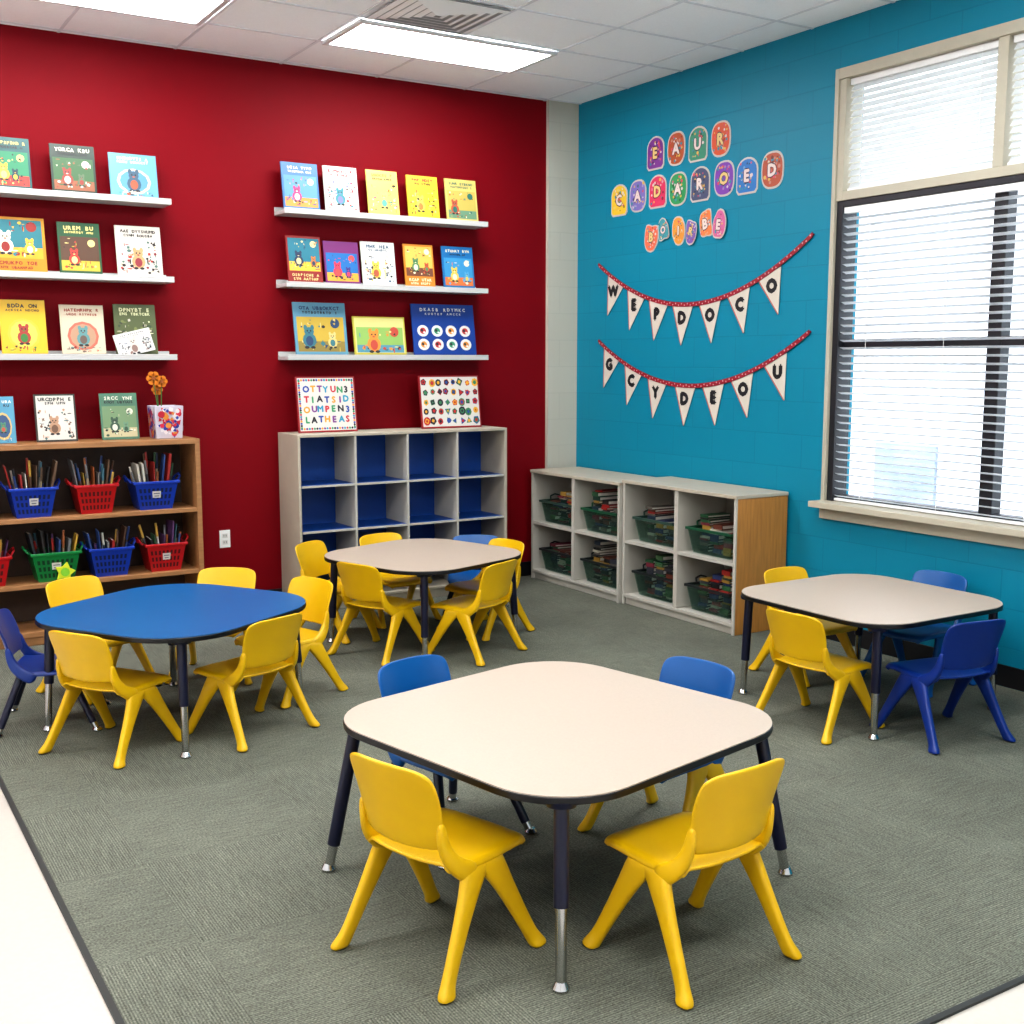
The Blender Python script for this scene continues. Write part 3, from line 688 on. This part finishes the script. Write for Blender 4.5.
cup=thing('flower_pot','square red and blue patterned pot on the bookshelf top','pot',(-3.21,-0.20,bz+0.002))
pm=mat('pot_white',(190,184,194),0.3)
pw=0.088; ph=0.20; pk=0.9
V=[]
for (s,z) in ((pk,0),(1,ph),(0.9,ph),(0.82,0.02)):
    V+=[(-pw*s,-pw*s,z),(pw*s,-pw*s,z),(pw*s,pw*s,z),(-pw*s,pw*s,z)]
pb=MB().add(V,[(3,2,1,0)]+[(4*r+i,4*r+(i+1)%4,4*r+4+(i+1)%4,4*r+4+i) for r in range(3) for i in range(4)]+[(12,13,14,15)],pm)
pb.box(-0.07,0.07,-0.07,0.07,0.15,0.165,mat('pot_soil',(60,44,34),0.9))
bev(obj('pot_body',pb.mesh('pot_body'),cup),0.004)
ca=MB(); cc=[(176,30,50),(30,50,140),(196,40,60),(36,60,150),(200,130,50),(216,210,210)]
rp=random.Random(11)
for face in range(4):
    R_m=Matrix.Rotation(face*math.pi/2,4,'Z')
    for q in range(60):
        z=rp.uniform(0.018,0.182); s=rp.uniform(0.009,0.022); ci=rp.randrange(6); nn=rp.choice((3,4,6,8)); u=rp.uniform(-.062,.062)
        yy=-pw*(pk+(1-pk)*z/ph)-0.0010-0.00005*q
        ca.poly([R_m@Vector((u+s*math.cos(2*math.pi*k/nn+q),yy,min(max(z+s*math.sin(2*math.pi*k/nn+q),.004),.196))) for k in range(nn)],mat('potdot_%d'%ci,cc[ci],0.4))
obj('painted_pattern',ca.mesh('painted_pattern'),cup)
ORG=mat('orange_petal',(216,122,16),0.5); GRN=mat('green_stem',(60,110,50),0.6)
for k9,(dx,dz,s) in enumerate(((-0.045,0.37,0.042),(0.015,0.35,0.036),(-0.01,0.30,0.034))):
    fl=thing('paper_flower','orange craft flower on a short stem in the patterned pot','flower',(-3.24+dx*0.4,-0.20+0.022*(k9-1),bz+0.17),group='craft flowers in the pot')
    dz-=0.15
    obj('stem',MB().cyl((0,0,0),(dx*0.5,0,dz-0.03),0.003,0.003,GRN,8).mesh('stem'),fl)
    pt=MB()
    for k in range(6):
        a=k*math.pi/3; c0=Vector((dx*0.5+math.cos(a)*s*0.6,-0.004,dz-0.02+math.sin(a)*s*0.6))
        pt.prism([c0+Vector((s*0.45*math.cos(q*math.pi/5),0,s*0.45*math.sin(q*math.pi/5))) for q in range(10)],(0,0.003+0.0004*k,0),ORG)
    obj('petal',pt.mesh('petal'),fl)
    obj('flower_center',MB().prism([(dx*0.5+s*.3*math.cos(q*math.pi/5),-0.008,dz-0.02+s*.3*math.sin(q*math.pi/5)) for q in range(10)],(0,0.003,0),mat('brown_center',(150,80,20),0.6)).mesh('flower_center'),fl)

# signs on red cubby
def sign(x0,x1,h,kind,label):
    w=x1-x0
    t=thing('sign_board',label,'sign',((x0+x1)/2,-0.19,cz+0.003)); t.rotation_euler=(-math.radians(8),0,0)
    obj('board',MB().box(-w/2,w/2,-0.008,0.008,0,h,mat('sign_red',(150,30,36),0.5)).mesh('board'),t)
    f=MB().poly([(-w/2+.010,-0.0086,.010),(w/2-.010,-0.0086,.010),(w/2-.010,-0.0086,h-.010),(-w/2+.010,-0.0086,h-.010)],mat('sign_white',(204,200,192),0.5))
    cs=[(40,70,150),(190,50,60),(230,150,40),(50,140,90),(120,60,130),(30,30,40),(40,140,170)]
    rnd=random.Random(5)
    if kind=='letters':
        rowsL=['OTTYUN3','TIATSID','OUMPEN3','LATHEAS']
        for r,s in enumerate(rowsL):
            for i,chh in enumerate(s):
                glyph(f,chh,(-0.34+0.68*i/6)*w+rnd.uniform(-.004,.004),h*(0.77-0.18*r)+rnd.uniform(-.004,.004),0.058,-0.0092,mat('sl_%d'%((i+r)%7),cs[(i*2+r)%7],0.5),0.05)
        for i in range(22): 
            for zz in (0.024,h-0.024):
                f.poly([((-0.45+0.90*i/21)*w+0.008*math.cos(q*math.pi/4),-0.0092,zz+0.008*math.sin(q*math.pi/4)) for q in range(8)],mat('sl_%d'%(i%7),cs[(i*2)%7],0.5))
            for sx in (-0.45,0.45):
                f.poly([(sx*w+0.008*math.cos(q*math.pi/4),-0.0093,h*(0.08+0.84*i/21)+0.008*math.sin(q*math.pi/4)) for q in range(8)],mat('sl_%d'%((i+3)%7),cs[(i*2+3)%7],0.5))
    else:
        cb=[(180,36,36),(220,160,40),(36,34,44),(180,36,36),(40,70,140),(60,120,80),(36,34,44)]
        for i in range(8):
            for j in range(5):
                zc=h*(0.13+0.74*j/4)+rnd.uniform(-.006,.006); xc=(-0.42+0.84*i/7)*w+rnd.uniform(-.006,.006)
                for e in range(3):
                    rr=rnd.uniform(0.020,0.030)*(1-0.28*e); nn=rnd.choice((3,4,5,8,10)); a0=rnd.random()*3; ci=rnd.randrange(7)
                    f.poly([(xc+rr*math.cos(a0+q*2*math.pi/nn),-0.0092-0.0002*e,zc+rr*1.1*math.sin(a0+q*2*math.pi/nn)) for q in range(nn)],mat('sb_%d'%ci,cb[ci],0.5))
    obj('printed_face',f.mesh('printed_face'),t)
sign(-2.34,-1.92,0.37,'letters','white sign with colorful letters propped on the cubby unit')
sign(-1.43,-0.95,0.37,'dots','white sign with rows of colorful pictures propped on the cubby')

# outlet
ot=thing('wall_outlet','white electrical outlet plate on the red wall','outlet',(-2.80,-0.001,0.48))
bev(obj('cover_plate',MB().box(-0.036,0.036,-0.006,0,-0.058,0.058,WHITE).mesh('cover_plate'),ot),0.002)
so=MB()
for z in (-0.022,0.022):
    so.box(-0.017,0.017,-0.0075,-0.006,z-0.014,z+0.014,mat('socket_grey',(205,205,200),0.4))
    so.box(-0.009,-0.006,-0.0082,-0.0075,z-0.005,z+0.007,mat('slot_black',K,0.5)).box(0.006,0.009,-0.0082,-0.0075,z-0.005,z+0.007,mat('slot_black',K,0.5))
obj('socket',so.mesh('socket'),ot)

# ---------------------------------------------------------------- badges on teal wall
def badge(y,z,w,h,col,chh,shape,i,tilt=0,x=-0.0005):
    t=thing('letter_cutout','rounded paper letter cutout with colorful print on teal wall','wall decoration',(x,y,z),rz=-math.pi/2,group='letter cutouts on the teal wall')
    t.rotation_euler=(0,tilt,-math.pi/2)
    rs=random.Random(i*7+1)
    wob=[rs.uniform(0.80,1.16) for _ in range(8)]
    def outline(k):
        pts=[]; hw=w/2*k; hh=h/2*k
        if shape==0:
            pts=[(-hw*0.8,-hh),(hw*0.8,-hh),(hw,-hh*0.8),(hw,hh*0.3)]
            pts+=[(hw*math.cos(a),hh*0.3+hh*0.7*math.sin(a)) for a in [math.pi*q/10 for q in range(1,10)]]+[(-hw,hh*0.3),(-hw,-hh*0.8)]
        else:
            for q in range(24):
                a=2*math.pi*q/24; c_,s_=math.cos(a),math.sin(a)
                g_=1.0
                if shape==2:
                    u=q/3.0; g_=wob[int(u)%8]*(1-(u%1))+wob[(int(u)+1)%8]*(u%1)
                pts.append((g_*hw*math.copysign(abs(c_)**0.75,c_),g_*hh*math.copysign(abs(s_)**0.75,s_)))
        return pts
    obj('backing',MB().prism([(a,-0.004,b) for a,b in outline(1.0)],(0,0.004,0),mat('cutout_edge',(190,184,178),0.5)).mesh('backing'),t)
    f=MB().prism([(a,-0.006,b) for a,b in outline(0.89)],(0,0.002,0),mat('cutout_%d_%d_%d'%col,col,0.45))
    rnd=random.Random(i)
    cc2=[tuple(min(255,int(q*0.6+80)) for q in col),tuple(int(q*0.65) for q in col),(210,170,84),(60,134,150),(200,76,96),(204,194,190)]
    for k in range(34):
        a=rnd.uniform(-.33,.33)*w; b=rnd.uniform(-.36,.36)*h; r_=rnd.uniform(.035,.065)*w; nn=rnd.choice((3,4,6,8)); c2=rnd.choice(cc2)
        f.poly([(a+r_*math.cos(q*2*math.pi/nn+k),-0.0062-0.00003*k,b+r_*math.sin(q*2*math.pi/nn+k)) for q in range(nn)],mat('cutoutb_%d_%d_%d'%c2,c2,0.45))
    lc=(216,200,194) if i%3 else (216,188,124)
    glyph(f,chh,0,0,h*0.46,-0.0075,mat('cut_dark',(60,36,60),0.5),0.10)
    glyph(f,chh,0,0,h*0.44,-0.0080,mat('cut_letter_%d'%(i%3),lc,0.5),0.055)
    obj('printed_face',f.mesh('printed_face'),t)
r1=[(-.96,(120,60,140),'E'),(-1.18,(170,84,50),'A'),(-1.40,(60,136,110),'U'),(-1.62,(200,80,46),'R')]
for i,(y,c_,l) in enumerate(r1): badge(y,3.06-0.003*i,0.185,0.225,c_,l,i%2,i)
r2=[(-.555,(220,184,50),'C'),(-.77,(120,110,176),'A'),(-.99,(206,56,96),'D'),(-1.205,(50,146,90),'A'),(-1.43,(70,80,110),'R'),(-1.66,(120,64,164),'O'),(-1.87,(40,116,184),'E'),(-2.09,(170,78,50),'D')]
for i,(y,c_,l) in enumerate(r2): badge(y,2.79+0.005*(i%3),0.19,0.225,c_,l,1 if i%2 else 0,i+10)
r3=[(-.93,(220,110,80),'B',0.1,.15,.19),(-1.07,(60,146,156),'O',-.18,.12,.15),(-1.22,(216,144,60),'I',.05,.13,.18),(-1.36,(120,90,166),'R',.2,.12,.16),(-1.49,(220,124,70),'B',-.15,.14,.20),(-1.63,(196,96,144),'E',.12,.12,.19)]
for i,(y,c_,l,tl,w_,h_) in enumerate(r3): badge(y,2.515+0.018*((i*2)%3-1),w_,h_,c_,l,2,i+30,tl,-0.0005-0.0095*(i%2))

# ---------------------------------------------------------------- bunting
def bunting(y0,z0,y1,z1,sag,ys,letters,label):
    t=thing('bunting_banner',label,'banner',(-0.0005,0,0),rz=-math.pi/2)
    def zf(u):
        s=(u-(-y0))/((-y1)-(-y0)); return z0+(z1-z0)*s-4*sag*s*(1-s)
    n=40; rib=MB(); RB=mat('red_ribbon',(140,20,40),0.5); RD=mat('ribbon_dots',(206,160,160),0.5)
    us=[-y0+(y0-y1)*i/n for i in range(n+1)]
    for i in range(n):
        a,b=us[i],us[i+1]; rib.prism([(a,-0.012,zf(a)-0.015),(b,-0.012,zf(b)-0.015),(b,-0.012,zf(b)+0.015),(a,-0.012,zf(a)+0.015)],(0,0.003,0),RB)
    for i in range(70):
        u=us[0]+(us[-1]-us[0])*(i+0.5)/70; z=zf(u)+(0.005 if i%2 else -0.005)
        rib.poly([(u+0.006*math.cos(q*math.pi/3),-0.0126,z+0.006*math.sin(q*math.pi/3)) for q in range(6)],RD)
    for u in (us[0],us[-1]): rib.cyl((u,-0.013,zf(u)),(u,0,zf(u)),0.007,0.007,RB,8)
    obj('ribbon',rib.mesh('ribbon'),t)
    for k,y in enumerate(ys):
        u=-y; w_=0.21; h_=0.265
        sl=(zf(u+0.05)-zf(u-0.05))/0.1; ang=math.atan(sl)*0.8
        pn=MB(); PW=mat('pennant_cream',(200,193,180),0.7)
        pn.prism([(-w_/2,0,0),(0,0,-h_),(w_/2,0,0)],(0,0.003,0),PW)
        pn.prism([(-w_/2,-0.0006,0),(-0.004,-0.0006,-h_),(0.003,-0.0006,-h_),(-w_/2+0.010,-0.0006,0)],(0,0.0005,0),mat('pennant_edge',(176,100,92),0.6))
        m=mat('pennant_ink',(20,20,26),0.6)
        glyph(pn,letters[k],0,-0.080,0.108,-0.0010,m,0.09,rot=-ang)
        o=obj('pennant',pn.mesh('pennant'),t,(u,-0.008,zf(u)-0.008),(0,-ang,0))
bunting(-.32,2.35,-2.44,2.38,0.345,[-.53,-.77,-1.02,-1.28,-1.55,-1.82,-2.09],'WEPDOCO','red ribbon bunting with lettered cream pennants on the teal wall')
bunting(-.33,1.79,-2.44,1.815,0.325,[-.49,-.75,-1.02,-1.32,-1.60,-1.87,-2.16],'GCYDEOU','lower red ribbon bunting with lettered cream pennants on teal wall')

# ---------------------------------------------------------------- world, camera
wd=bpy.data.worlds.new('World'); scene.world=wd; wd.use_nodes=True
bg=wd.node_tree.nodes['Background']; bg.inputs[0].default_value=(0.90,0.95,1.0,1); bg.inputs[1].default_value=4.2
f=1150;t=math.atan(152/f);a=math.radians(31.83)
fw=Vector((math.sin(a)*math.cos(t),math.cos(a)*math.cos(t),-math.sin(t))); rt=Vector((math.cos(a),-math.sin(a),0)); up=rt.cross(fw)
cd=bpy.data.cameras.new('camera'); cam=bpy.data.objects.new('camera',cd); COL.objects.link(cam)
R=Matrix((rt,up,-fw)).transposed().to_4x4()
cam.matrix_world=Matrix.Translation((-5.1444,-7.3707,1.65))@R
cd.sensor_width=36; cd.lens=1150*36/1024; cd.clip_start=0.05
scene.camera=cam
